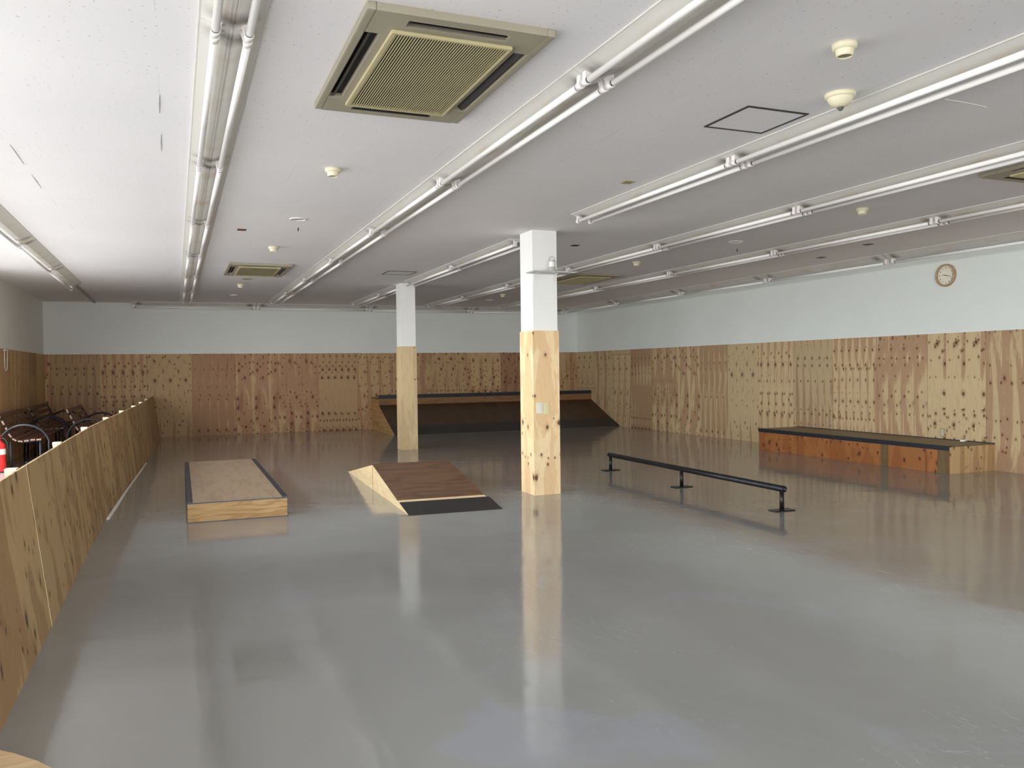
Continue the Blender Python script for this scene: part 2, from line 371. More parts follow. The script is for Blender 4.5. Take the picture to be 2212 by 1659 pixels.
# glazing: left side and front, aluminium mullions
n = 0
def window(name, p0, p1, axis, fixed):
    """glazed bay between p0 and p1 along axis, in the wall plane 'fixed'"""
    bm = B(); f0, f1 = fixed-.10, fixed-.04
    def bb(a0, a1, z0, z1, t0=f0, t1=f1):
        if axis == 1: box(bm, t0, t1, a0, a1, z0, z1)
        else: box(bm, a0, a1, t0, t1, z0, z1)
    bb(p0, p0+.03, .0, 2.80); bb(p1-.03, p1, .0, 2.80); bb(p0+.03, p1-.03, 2.74, 2.80); bb(p0+.03, p1-.03, .0, .06)
    fr = struct(name, bm, 'alu')
    bm = B()
    if axis == 1: box(bm, fixed-.074, fixed-.068, p0+.03, p1-.03, .06, 2.74)
    else: box(bm, p0+.03, p1-.03, fixed-.074, fixed-.068, .06, 2.74)
    g = obj('window_glass', bm, 'glass', fr)
nb = 10; st = (WIN_END-YF)/nb
for i in range(nb): window('window_%d' % (i+1), YF+i*st, YF+(i+1)*st, 1, XL)
nf = 4; st = (FG-XL)/nf
for i in range(nf): window('window_%d' % (nb+i+1), XL+i*st, XL+(i+1)*st, 0, YF)

# ------------------------------------------------------------------ columns
def column(x0, x1, y0, y1, ply, label):
    t = thing('column', label, 'column', ((x0+x1)/2, (y0+y1)/2, 0), group='square columns standing in a line')
    cx, cy = (x0+x1)/2, (y0+y1)/2
    boxo('painted_shaft', (x0+.012-cx, x1-.012-cx, y0+.012-cy, y1-.012-cy, 0, H), 'column_paint', t)
    bm = B(); a, b, c, d = x0-cx, x1-cx, y0-cy, y1-cy
    box(bm, a, b, c, c+.012, .0, WT); box(bm, a, b, d-.012, d, .0, WT)
    box(bm, a, a+.012, c+.012, d-.012, .0, WT); box(bm, b-.012, b, c+.012, d-.012, .0, WT)
    obj('plywood_cladding', bm, ply, t)
    return t
column(3.652, 3.970, 8.35, 8.72, 'ply_col', 'nearer square white column with pale knotty plywood lower half, by the black rail')
column(3.672, 3.962, 14.18, 14.50, 'ply_colfar', 'farther square white column clad in weathered plywood, in front of the dark bank ramp')

# ------------------------------------------------------------------ luminaires
def twin():
    t = thing('fluorescent_light', '', 'ceiling light')
    L = 1.235
    bm = B(); prism(bm, [(-.135, 0), (.135, 0), (.135, -.007), (.126, -.008), (.014, -.046), (-.014, -.046), (-.126, -.008), (-.135, -.007)], 1, -L+.0015, L-.0015)
    prism(bm, [(-.003, -.046), (.003, -.046), (.003, -.050), (-.003, -.050)], 1, -L+.01, L-.01)
    obj('housing', bm, 'fixture', t)
    for s in (-1, 1):
        x = .069*s
        bm = B(); tube(bm, [(x, -1.165, -.072), (x, 1.165, -.072)], .0175, 16)
        tb = obj('lamp_tube', bm, 'tube', t)
        for e_ in (-1, 1):
            bm = B(); tube(bm, [(x, e_*1.166, -.072), (x, e_*1.178, -.072)], .0165, 14); obj('tube_cap', bm, 'tube_end', tb)
        for e_ in (-1, 1):
            bm = B(); y0, y1 = sorted((e_*1.179, e_*1.226))
            tube(bm, [(x, y0, -.072), (x, y1, -.072)], .021, 14)
            
            prism(bm, [(x-.016*s, -.080), (x+.015*s, -.080), (x+.012*s, -.018), (x-.030*s, -.032)], 1, y0+.006, y1-.006)
            obj('socket', bm, 'socket', t)
    return t
def single():
    """channel with one tube hung on its +x side"""
    t = thing('fluorescent_light', '', 'ceiling light')
    L = 1.26
    bm = B(); prism(bm, [(-.11, 0), (.085, 0), (.085, -.008), (.072, -.010), (.055, -.060), (-.01, -.060), (-.10, -.012), (-.11, -.008)], 1, -L+.0015, L-.0015)
    obj('housing', bm, 'fixture', t)
    x = .045
    bm = B(); tube(bm, [(x, -1.185, -.112), (x, 1.185, -.112)], .0175, 16); tb = obj('lamp_tube', bm, 'tube', t)
    for e_ in (-1, 1):
        bm = B(); tube(bm, [(x, e_*1.186, -.112), (x, e_*1.198, -.112)], .0165, 14); obj('tube_cap', bm, 'tube_end', tb)
    for e_ in (-1, 1):
        y0, y1 = sorted((e_*1.199, e_*1.252)); bm = B()
        tube(bm, [(x, y0, -.112), (x, y1, -.112)], .021, 14); box(bm, x-.02, x+.02, y0+.006, y1-.006, -.115, -.050)
        obj('socket', bm, 'socket', t)
    return t
T0 = twin(); S0 = single(); usedT = False; usedS = False
def place_light(proto, x, y, rz, label, group):
    global usedT, usedS
    first = (proto is T0 and not usedT) or (proto is S0 and not usedS)
    if first:
        proto.location = (x, y, H); proto.rotation_euler = (0, 0, rz); proto['label'] = label; proto['group'] = group
        if proto is T0: usedT = True
        else: usedS = True
    else: dup(proto, (x, y, H), rz, label, group)
J = 2.47
def row(proto, x, ys, words, group, rz=0.):
    ys = sorted(ys, reverse=True)
    for i, y in enumerate(ys):
        place_light(proto, x, y, rz, words % ORD[i], group)
yk = [18.62-J*(i+.5) for i in range(8)]
row(T0, .255, yk, 'twin-tube light left of the air conditioners, %s in its row from the far wall', 'twin-tube lights left of the air conditioners')
row(T0, 2.03, yk, 'twin-tube light right of the large air conditioner, %s in its row from the far wall', 'twin-tube lights right of the large air conditioner')
row(T0, 3.80, [18.55-J*.5], 'twin-tube light in line with the columns, behind the farther one, %s from the far wall', 'twin-tube lights in line with the columns')
short = dup(T0, (3.80, 15.30, H), 0, 'short twin-tube light whose end meets the back of the farther column', 'twin-tube lights in line with the columns'); short.scale = (1, .62, 1)
row(T0, 3.80, [13.93-J*.5, 13.93-J*1.5], 'twin-tube light between the two columns, %s from the farther column', 'twin-tube lights in line with the columns')
row(T0, 3.80, [7.40-J*.5-i*J for i in range(3)], 'twin-tube light in front of the nearer column, %s from it', 'twin-tube lights in line with the columns')
row(T0, 5.56, yk, 'twin-tube light in first row right of the columns, %s from the far wall', 'twin-tube lights first row right of the columns')
row(T0, 7.34, yk[:7], 'twin-tube light in second row right of the columns, %s from the far wall', 'twin-tube lights second row right of the columns')
ys6 = [19.0-J*1.04*(i+.5) for i in range(6)]
row(S0, 9.22, ys6, 'single-tube light along the right wall, %s from the far corner', 'single-tube lights along the right wall')
for i in range(4):
    place_light(S0, -.83+2.54*(i+.5), 19.33, math.pi/2, 'single-tube light along the far wall, %s from the left' % ORD[i], 'single-tube lights along the far wall')
for i in range(4):
    place_light(S0, -1.53, 15.6-2.54*(i+.5), math.pi, 'single-tube light beside the windows, %s from the far wall' % ORD[i], 'single-tube lights beside the windows')
bm = B(); box(bm, -1.565, -1.525, 15.62, 19.55, H-.03, H, bev=.004); tag(obj('conduit', bm, 'alu'), 'dark surface conduit running on from the window-side lights to the far wall', 'conduit')

# ------------------------------------------------------------------ ceiling air conditioners
def aircon(label):
    t = thing('air_conditioner', label, 'air conditioner', group='ceiling cassette air conditioners')
    w, l = .43, .70                       # half sizes of the panel
    bx = [-w, -.335, -.285, -.27, .27, .285, .335, w]
    # panel with four slots: built as a grid of solid strips around the holes
    bm = B(); z0, z1 = -.035, 0
    sx0, sx1 = .388, .318                 # side slots between x .285 and .345
    sy0, sy1 = .640, .572                 # end slots between y .585 and .635
    hx, hy = .235, .465                     # half lengths of slots
    box(bm, -w, -sx0, -l, l, z0, z1, bev=.008); box(bm, sx0, w, -l, l, z0, z1, bev=.008)
    box(bm, -sx0, sx0, sy0, l, z0, z1, bev=.0); box(bm, -sx0, sx0, -l, -sy0, z0, z1, bev=.0)
    for s in (-1, 1):
        a, b = sorted((s*sx1, s*sx0)); box(bm, a, b, hy, sy0, z0, z1); box(bm, a, b, -sy0, -hy, z0, z1)
        a, b = sorted((s*sy1, s*sy0)); box(bm, -sx1, -hx, a, b, z0, z1); box(bm, hx, sx1, a, b, z0, z1)
    box(bm, -sx1, sx1, -sy1, sy1, z0, z1)
    obj('panel', bm, 'ac_panel', t)
    for s in (-1, 1):
        a, b = sorted((s*sx1, s*sx0)); o = boxo('air_outlet', (a+.001, b-.001, -hy+.001, hy-.001, -.008, -.001), 'ac_dark', t)
        bm = B(); prism(bm, [(s*.345, -.010), (s*.349, -.010), (s*.372, -.030), (s*.368, -.032)], 1, -hy+.012, hy-.012); obj('louver', bm, 'ac_flap', o)
        a, b = sorted((s*sy1, s*sy0)); o = boxo('air_outlet', (-hx+.001, hx-.001, a+.001, b-.001, -.008, -.001), 'ac_dark', t)
        bm = B(); prism(bm, [(s*.597, -.010), (s*.601, -.010), (s*.628, -.034), (s*.624, -.036)], 0, -hx+.012, hx-.012); obj('louver', bm, 'ac_flap', o)
    boxo('intake_backing', (-.262, .262, -.535, .535, -.0375, -.0355), 'ac_dark', t)
    bm = B(); gw, gl = .285, .535
    box(bm, -gw, -gw+.022, -gl, gl, -.052, -.0352, bev=.003); box(bm, gw-.012, gw, -gl, gl, -.052, -.0352, bev=.003)
    box(bm, -gw+.022, gw-.012, -gl, -gl+.014, -.052, -.0352); box(bm, -gw+.022, gw-.012, gl-.014, gl, -.052, -.0352)
    N = 42
    for i in range(N):
        x = -gw+.026 + (2*gw-.042)*i/(N-1); box(bm, x-.0025, x+.0025, -gl+.014, gl-.014, -.0505, -.0475)
    obj('intake_grille', bm, 'ac_grille', t)
    return t
ac = aircon('large beige cassette air conditioner nearest the camera, between the two left light rows')
ac.location = (1.19, 4.10, H)
dup(ac, (1.15, 12.80, H), 0, 'small-looking beige cassette air conditioner above the far left floor, beyond the round ceiling ring')
dup(ac, (6.42, 12.60, H), 0, 'beige cassette air conditioner partly hidden behind the nearer column shelf')
dup(ac, (6.45, 4.08, H), 0, 'beige cassette air conditioner cut off by the right edge of the photo')

# ------------------------------------------------------------------ access hatches, detectors, rings, plates
def hatch(x0, x1, y0, y1, label):
    t = thing('access_hatch', label, 'access hatch', (x0, y0, H), group='ceiling access hatches')
    a, b = x1-x0, y1-y0; f = .014; bm = B()
    box(bm, 0, f, 0, b, -.006, 0); box(bm, a-f, a, 0, b, -.006, 0); box(bm, f, a-f, 0, f, -.006, 0); box(bm, f, a-f, b-f, b, -.006, 0)
    obj('frame', bm, 'black_line', t)
    boxo('lid', (f+.001, a-f-.001, f+.001, b-f-.001, -.003, 0), 'ceiling', t)
hatch(3.14, 3.59, 3.99, 4.43, 'square ceiling access hatch with dark frame, near the camera at upper right')
hatch(3.06, 3.51, 12.48, 12.93, 'square ceiling access hatch with thin dark frame, above the farther column')

def detector():
    t = thing('smoke_detector', '', 'smoke detector')
    bm = B(); lathe(bm, [(0, 0), (.058, 0), (.058, -.010), (.055, -.028), (.042, -.030)], 36); box(bm, .035, .062, .005, .035, -.018, -.0005, bev=.003)
    obj('base', bm, 'cream', t)
    bm = B(); lathe(bm, [(.043, -.028), (.040, -.050), (.036, -.060), (.033, -.060), (.033, -.052)], 36); obj('sensor_head', bm, 'cream', t)
    bm = B(); lathe(bm, [(.0328, -.054), (0, -.054)], 28); obj('sensor_mesh', bm, 'cream_in', t)
    return t
dets = [(2.98, 3.07, 'cream smoke detector with stepped round body, topmost at upper right'),
        (1.13, 6.31, 'cream smoke detector just beyond the large air conditioner'),
        (1.14, 10.48, 'cream smoke detector between the round ceiling ring and the far left air conditioner'),
        (1.08, 15.11, 'tiny cream smoke detector beyond the far left air conditioner'),
        (6.25, 6.22, 'cream smoke detector between the two rows at the right, left of the clock'),
        (6.20, 10.41, 'small cream smoke detector right of the nearer column'),
        (6.21, 15.70, 'tiny cream smoke detector between the two columns near the far wall')]
d0 = detector()
for i, (x, y, lb) in enumerate(dets):
    if i == 0: d0.location = (x, y, H); d0.rotation_euler = (0, 0, -.3); d0['label'] = lb; d0['group'] = 'cream smoke detectors'
    else: dup(d0, (x, y, H), -.3, lb, 'cream smoke detectors')
t = thing('bell_detector', 'cream bell-shaped heat detector with dark tip beside the long light row, upper right', 'detector', (3.50, 3.64, H))
bm = B(); lathe(bm, [(0, 0), (.082, 0), (.084, -.006), (.082, -.022), (.070, -.026)], 40); obj('base', bm, 'cream', t)
bm = B(); lathe(bm, [(.071, -.024), (.066, -.040), (.054, -.058), (.036, -.070), (.018, -.075), (0, -.075)], 40); obj('dome', bm, 'cream', t)
bm = B(); lathe(bm, [(.018, -.074), (.019, -.082), (.012, -.084), (.012, -.090), (.008, -.094), (0, -.094)], 24); obj('sensor_tip', bm, 'cable', t)

def ring(x, y, label, mat='white_plastic', inner='grey_plastic', r=.085, grp=None):
    t = thing('ceiling_ring', label, 'ceiling fitting', (x, y, H), group=grp)
    bm = B(); lathe(bm, [(r, 0), (r, -.006), (r-.008, -.010), (r-.016, -.008), (r-.016, -.0015)], 40); obj('rim', bm, mat, t)
    bm = B(); lathe(bm, [(r-.016, -.0015), (r*.5, -.003), (r*.45, -.0035), (0, -.0035)], 32); obj('disc', bm, inner, t)
ring(1.17, 8.50, 'white round recessed ring in the ceiling, left of centre')
ring(1.12, 14.18, 'dark oval-looking round opening beyond the far left air conditioner', 'beige_sq', 'ac_dark')
ring(1.10, 17.22, 'faint white round ring in the ceiling nearest the far wall, left')
ring(6.40, 8.39, 'white round recessed ring in the ceiling right of the nearer column', r=.09)
ring(6.46, 17.14, 'faint white round ring in the ceiling nearest the far wall, between the columns')
for x, y, s, m_, lb in ((.69, 9.32, .045, 'brown_sq', 'small brown square plate on the ceiling beside the left light row'),
                        (3.48, 5.97, .045, 'beige_sq', 'small beige square plate on the ceiling before the nearer column'),
                        (4.64, 9.26, .045, 'black_line', 'small dark square plate on the ceiling just right of the nearer column'),
                        (8.19, 8.06, .05, 'black_line', 'small dark square plate on the ceiling left of the clock, the nearer one'),
                        (8.52, 9.24, .05, 'black_line', 'small dark square plate on the ceiling left of the clock, the farther one')):
    bm = B(); box(bm, x-s, x+s, y-s, y+s, H-.006, H, bev=.002); tag(obj('ceiling_plate', bm, m_), lb, 'ceiling plate')
for x, y, lb in ((1.24, 9.02, 'tiny dark hook in the ceiling behind the left round ring'), (6.82, 8.91, 'tiny dark hook in the ceiling behind the right round ring')):
    bm = B(); tube(bm, [(x, y, H), (x, y, H-.035)], .006, 8); tag(obj('ceiling_hook', bm, 'black_line'), lb, 'hook')

# sagging board edges: thin raised lips with their dark gap
def sag(name, p, q, wdt, mat, label):
    p, q = Vector(p), Vector(q); d = (q-p).normalized(); nrm = Vector((-d.y, d.x, 0))*wdt/2; mid = (p+q)/2
    bm = B(); vs = [bm.verts.new((v.x, v.y, z)) for z in (H-.003, H+.001) for v in (p, mid+nrm, q, mid-nrm)]
    for qd in ((0, 1, 2, 3), (7, 6, 5, 4), (0, 4, 5, 1), (1, 5, 6, 2), (2, 6, 7, 3), (3, 7, 4, 0)): bm.faces.new([vs[i] for i in qd])
    tag(obj(name, bm, mat), label, 'ceiling crack')
sag('ceiling_crack', (-.985, 6.35, 0), (-.985, 6.90, 0), .008, 'seam_grey', 'longer dark open board joint at the far left of the ceiling')
sag('ceiling_crack', (-.985, 7.25, 0), (-.985, 7.75, 0), .008, 'seam_grey', 'shorter dark open board joint beyond the longer one, far left')
sag('ceiling_crack', (-.052, 4.95, 0), (-.058, 5.30, 0), .008, 'seam_grey', 'nearer short dark board joint left of the left light row')
sag('ceiling_crack', (-.055, 5.75, 0), (-.060, 6.20, 0), .008, 'seam_grey', 'farther short dark board joint left of the left light row')
sag('ceiling_crack', (4.14, 3.50, 0), (4.51, 3.52, 0), .016, 'tube', 'raised white board lip at upper right beside the light row')

# ------------------------------------------------------------------ skate obstacles
# manual pad
t = thing('manual_pad', 'low plywood skate box with dark steel edges on the left of the floor', 'skate box', (0.08, 8.26, 0), math.radians(-.3))
Wd, Ln, Ht = .915, 3.80, .190
boxo('end_panel', (.006, Wd-.006, 0, .012, .0, Ht-.012), 'pad_face', t)
bm = B(); box(bm, .004, .016, .012, Ln, 0, Ht-.012); box(bm, Wd-.016, Wd-.004, .012, Ln, 0, Ht-.012); box(bm, .016, Wd-.016, Ln-.012, Ln, 0, Ht-.012)
obj('side_panel', bm, 'pad_face', t)
boxo('top_deck', (.052, Wd-.052, .004, Ln, Ht-.012, Ht), 'deck', t)
for s, a in ((0, 0), (1, Wd)):
    bm = B(); sg = 1 if s == 0 else -1
    x0, x1 = sorted((a, a+sg*.05)); box(bm, x0, x1, -.002, Ln+.002, Ht-.008, Ht+.003)
    x0, x1 = sorted((a, a+sg*.004)); box(bm, x0, x1, -.002, Ln+.002, 0.0, Ht-.008)
    obj('steel_edge', bm, 'steel', t)
boxo('edge_strip', (.004, Wd-.004, -.003, -.0001, Ht-.014, Ht-.004), 'steel', t)
boxo('bottom_strip', (.004, Wd-.004, -.003, -.0001, 0, .006), 'steel', t)

# kicker ramps back to back
ang = -math.atan2(.14, 3.78)
t = thing('kicker_ramp', 'wedge ramp with brown deck and black toe plate facing the camera, centre left', 'skate ramp', (2.065, 7.76, 0), ang)
kw, kl, kh = .92, 1.85, .30
bm = B(); prism(bm, [(.0, 0), (kl, 0), (kl, kh-.014), (0.05, .006)], 0, 0, .015); prism(bm, [(.0, 0), (kl, 0), (kl, kh-.014), (0.05, .006)], 0, kw-.015, kw)
obj('side_panel', bm, 'pale_ply', t)
boxo('back_panel', (.015, kw-.015, kl-.015, kl, 0, kh-.02), 'pale_ply', t)
def slope(y): return kh*(y)/kl
bm = B(); prism(bm, [(.47, slope(.47)-.012), (kl+.002, kh-.012), (kl+.002, kh), (.47, slope(.47))], 0, -.002, kw+.002); obj('deck', bm, 'kick_deck', t)
bm = B(); prism(bm, [(.40, slope(.40)-.006), (.469, slope(.469)-.012), (.469, slope(.469)), (.40, slope(.40)+.0015)], 0, -.002, kw+.002); obj('deck_edge', bm, 'timber', t)
bm = B(); prism(bm, [(-.03, 0), (.399, slope(.399)-.003), (.399, slope(.399)+.002), (-.03, .003)], 0, -.004, kw+.03); obj('toe_plate', bm, 'toe', t)
t = thing('kicker_ramp', 'pale plywood wedge ramp standing behind the brown-decked one, sloping away', 'skate ramp', (2.065+.0371*1.90, 7.76+1.90, 0), ang)
bm = B(); prism(bm, [(0, 0), (1.87, 0), (1.84, .006), (0, kh-.014)], 0, 0, .015); prism(bm, [(0, 0), (1.87, 0), (1.84, .006), (0, kh-.014)], 0, kw-.015, kw); obj('side_panel', bm, 'pale_ply', t)
boxo('back_panel', (.015, kw-.015, 0, .015, 0, kh-.02), 'pale_ply', t)
bm = B(); prism(bm, [(0, kh-.014), (1.84, .004), (1.86, .012), (0, kh-.001)], 0, -.002, kw+.002); obj('deck', bm, 'kick_deck', t)

# flat rail
P0, P1 = Vector((5.479, 9.94, .212)), Vector((5.409, 6.40, .212)); dv = (P1-P0).normalized()
t = thing('grind_rail', 'black round steel grind rail on three short posts', 'skate rail', (5.444, 8.17, 0))
off = Vector((5.444, 8.17, 0))
bm = B(); a, b = P0-off-dv*.03, P1-off+dv*.03
n_, seg = 2, 28
def ringv(c, r): 
    s = Vector((0, 0, 1)); q = dv.cross(s).normalized()
    return [bm.verts.new(c + (s*math.cos(2*math.pi*k/seg)+q*math.sin(2*math.pi*k/seg))*r) for k in range(seg)]
Ro, Ri = .0305, .0245
o0, o1, i0, i1 = ringv(a, Ro), ringv(b, Ro), ringv(a, Ri), ringv(b, Ri)
for k in range(seg):
    j = (k+1) % seg
    for q_, sm_ in (((o0[k], o0[j], o1[j], o1[k]), 1), ((i0[k], i1[k], i1[j], i0[j]), 1), ((o0[k], i0[k], i0[j], o0[j]), 0), ((o1[k], o1[j], i1[j], i1[k]), 0)):
        bm.faces.new(q_).smooth = bool(sm_)
obj('round_bar', bm, 'rail', t)
for y in (9.93, 8.17, 6.41):
    x = 5.409 + (y-6.40)*(.07/3.54) - off.x; yy = y-off.y
    bm = B(); tube(bm, [(x, yy, .010), (x, yy, .185)], .0215, 18); ps = obj('post', bm, 'rail', t)
    bm = B(); box(bm, x-.115, x+.115, yy-.06, yy+.06, 0, .009, bev=.002); obj('base_plate', bm, 'rail', t)

# ledge along the right wall
t = thing('grind_ledge', 'long brown plywood ledge with steel coping against the right wall', 'skate box', (9.05, 7.60, 0))
lw, ll, lh = XR-.013-9.05, 3.68, .352
boxo('front_panel', (0, .012, 0, ll, 0, lh-.05), 'ply_ledge', t)
boxo('end_panel', (.0121, lw, 0, .012, 0, lh-.012), 'ply_ledge_end', t)
boxo('far_end_panel', (.0121, lw, ll-.012, ll, 0, lh-.012), 'ply_ledge_end', t)
boxo('top_deck', (.05, lw-.03, .002, ll, lh-.012, lh), 'ledge_top', t)
bm = B(); box(bm, -.006, .0495, -.003, ll+.003, lh-.006, lh+.003); box(bm, -.006, -.0005, -.003, ll+.003, lh-.056, lh-.006); obj('steel_coping', bm, 'steel', t)
boxo('wall_side_edge', (lw-.0295, lw, .0, ll, lh-.012, lh+.008), 'steel', t)
for a_, b_ in ((0, .17), (.96, 1.10)): boxo('front_strip', (-.002, -.0002, a_, b_, 0, lh-.057), 'strip_wood', t)['label'] = 'grey-brown upright strip'

# bank ramp across the far end
bx0, bx1 = 4.36, XR-.014
yt, y0_, yb = 18.88, 17.42, D-.013; zt, zr = .60, .745
t = thing('bank_ramp', 'wide dark brown bank ramp with raised platform against the far wall', 'skate ramp', (bx0, y0_, 0))
def L(y): return y-y0_
wdt = bx1-bx0
bm = B(); prism(bm, [(L(y0_)+.1, 0), (L(yb), 0), (L(yb), zr-.02), (L(yt)+.01, zr-.02), (L(yt)+.01, zt-.03), (L(y0_)+.12, .03)], 0, 0, .015); obj('side_panel', bm, 'pad_face', t)
def bs(y): return zt*(y-0)/L(yt)
np_ = 6
bm = B(); c0 = .42; prism(bm, [(c0, bs(c0)-.012), (L(yt), zt-.012), (L(yt), zt), (c0, bs(c0))], 0, -.002, wdt); obj('slope_deck', bm, 'dark_ply', t)
bm = B(); prism(bm, [(0-.02, 0), (c0-.001, bs(c0)-.004), (c0-.001, bs(c0)+.002), (0-.02, .003)], 0, -.004, wdt); obj('toe_plate', bm, 'toe', t)
boxo('riser', (0, wdt, L(yt)+.002, L(yt)+.016, zt-.012, zr-.001), 'riser_ply', t)
boxo('platform_deck', (0, wdt, L(yt)+.055, L(yb), zr, zr+.015), 'ledge_top', t)
bm = B(); box(bm, -.004, wdt, L(yt)-.006, L(yt)+.054, zr+.078, zr+.084); box(bm, -.004, wdt, L(yt)-.006, L(yt)+.001, zr, zr+.078); box(bm, -.004, .002, L(yt)+.001, L(yt)+.054, zr, zr+.078); box(bm, -.004, wdt, L(yt)+.048, L(yt)+.054, zr, zr+.078)
obj('steel_coping', bm, 'steel', t)

# ------------------------------------------------------------------ leaning plywood barrier
t = thing('plywood_barrier', 'long low plywood barrier leaning outwards along the left side of the floor', 'barrier', (0, 0, 0))
line = [(-.66, -1.0), (-.66, 5.21), (-.655, 7.03), (-.64, 8.85), (-.58, 10.67), (-.51, 12.49), (-.44, 14.31), (-.40, 16.13), (-.36, 17.95), (-.33, 19.66)]
lean, hz = -.108, .903
for i, ((xa, ya), (xb, yb_)) in enumerate(zip(line, line[1:])):
    n_ = 1 if i else 3
    bm = B(); g = .0025; th = .012
    yb2 = yb_-g
    vs = []
    for (x, y) in ((xa, ya), (xb, yb2)):
        for tx in (0, -th):
            vs += [bm.verts.new((x+tx, y, .0)), bm.verts.new((x+tx+lean, y, hz))]
    a0, a1, b0, b1, c0_, c1, d0_, d1 = vs
    for q in ((a0, a1, c1, c0_), (b0, d0_, d1, b1), (a0, b0, b1, a1), (c0_, c1, d1, d0_), (a1, b1, d1, c1), (a0, c0_, d0_, b0)): bm.faces.new(q)
    obj('plywood_sheet', bm, 'ply_fence', t)
bm = B(); vs = [bm.verts.new(v) for v in ((-.6595, 5.206, 0), (-.6595, 5.220, 0), (-.6595+lean, 5.220, hz), (-.6595+lean, 5.206, hz))]
w2 = [bm.verts.new(v.co+Vector((.002, 0, 0))) for v in vs]
for q in ((0, 1, 2, 3),): bm.faces.new([vs[k] for k in q]); bm.faces.new([w2[k] for k in q][::-1])
for k in range(4): bm.faces.new((vs[k], vs[(k+1) % 4], w2[(k+1) % 4], w2[k]))
obj('sheet_edge', bm, 'timber', t)
def fx(y):
    for (xa, ya), (xb, yb_) in zip(line, line[1:]):
        if ya <= y <= yb_: return xa+(xb-xa)*(y-ya)/(yb_-ya)
    return -.66
for y in (-.6, 1.4, 3.2, 5.05, 6.85, 8.65, 10.45, 12.2, 14.0, 15.7, 17.4):
    x = fx(y)-.016; bm = B()
    vs = [bm.verts.new(v) for v in ((x, y-.04, .0), (x-.055, y-.04, .0), (x+lean, y-.04, hz+.004), (x-.055+lean, y-.04, hz+.004), (x, y+.04, .0), (x-.055, y+.04, .0), (x+lean, y+.04, hz+.004), (x-.055+lean, y+.04, hz+.004))]
    for q in ((0, 1, 3, 2), (4, 6, 7, 5), (0, 2, 6, 4), (1, 5, 7, 3), (2, 3, 7, 6), (0, 4, 5, 1)): bm.faces.new([vs[k] for k in q])
    # foot brace behind the post
    prism(bm, [(x-.055, 0), (x-.45, 0), (x-.45, .04), (x-.085, .60), (x-.075, .60)], 1, y-.02, y+.02)
    obj('timber_post', bm, 'timber', t)
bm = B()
pts = [(8.84, .028), (9.6, .030), (10.6, .022), (11.6, .018), (12.8, .020), (14.1, .014)]  # white strip in place of bright floor showing through the gap below
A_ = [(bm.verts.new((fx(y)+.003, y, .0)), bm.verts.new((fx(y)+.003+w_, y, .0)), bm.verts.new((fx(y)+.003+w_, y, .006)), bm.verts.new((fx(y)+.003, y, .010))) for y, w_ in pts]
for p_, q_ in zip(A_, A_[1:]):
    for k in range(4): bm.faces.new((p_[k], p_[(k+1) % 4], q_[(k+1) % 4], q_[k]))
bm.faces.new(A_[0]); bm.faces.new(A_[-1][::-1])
tag(obj('bright_gap_strip', bm, 'tube'), 'narrow white strip standing in for bright floor seen under the plywood barrier', 'strip')
bm = B(); prism(bm, [(-.645, 3.545), (-.57, 3.475), (-.48, 3.37), (-.38, 3.22), (-.30, 2.9), (-.30, 2.5), (-.645, 2.5)], 2, 0, .018)
tag(obj('plywood_offcut', bm, 'timber'), 'pale rounded plywood board on the floor at the bottom left corner', 'board')

# ------------------------------------------------------------------ shelf and the white device on the near column
t = thing('wall_shelf', 'thin white shelf board on two brackets high on the nearer column', 'shelf', (3.84, 8.349, 2.443))
bm = B(); box(bm, -.26, .24, -.20, 0, 0, .014, bev=.002); obj('shelf_board', bm, 'grey_plastic', t)
for x in (-.155, .072):
    bm = B(); box(bm, x-.009, x+.009, -.004, .0, -.085, -.001); box(bm, x-.009, x+.009, -.12, -.004, -.004, -.001)
    for zz in (-.030, -.068): tube(bm, [(x, -.007, zz), (x, -.004, zz)], .004, 8)
    obj('bracket', bm, 'white_plastic', t)
t = thing('white_canister', 'white cylindrical canister with wire loop handle standing on the column shelf', 'canister', (3.855, 8.26, 2.4575))
bm = B(); lathe(bm, [(0, 0), (.036, 0), (.037, .004), (.036, .055), (.034, .056)], 32); obj('lower_body', bm, 'grey_plastic', t)
bm = B(); lathe(bm, [(.0345, .056), (.033, .108), (.0325, .112)], 32); obj('upper_body', bm, 'white_plastic', t)
bm = B(); lathe(bm, [(.033, .112), (.035, .114), (.035, .124), (.03, .128), (0, .129)], 32); obj('lid', bm, 'grey_plastic', t)
bm = B(); tube(bm, [(.036*math.cos(a), 0, .118+.052*math.sin(a)) for a in [math.pi*k/16 for k in range(17)]], .0022, 8); obj('loop_handle', bm, 'cable', t)
bm = B(); tube(bm, [(3.892, 8.29, 2.50), (3.905, 8.29, 2.485), (3.925, 8.27, 2.466), (3.95, 8.24, 2.4605), (3.99, 8.22, 2.4605), (4.06, 8.20, 2.4605)], .0035, 8)
tag(obj('power_cable', bm, 'cable'), 'thin grey cable trailing from the canister over the shelf end', 'cable')

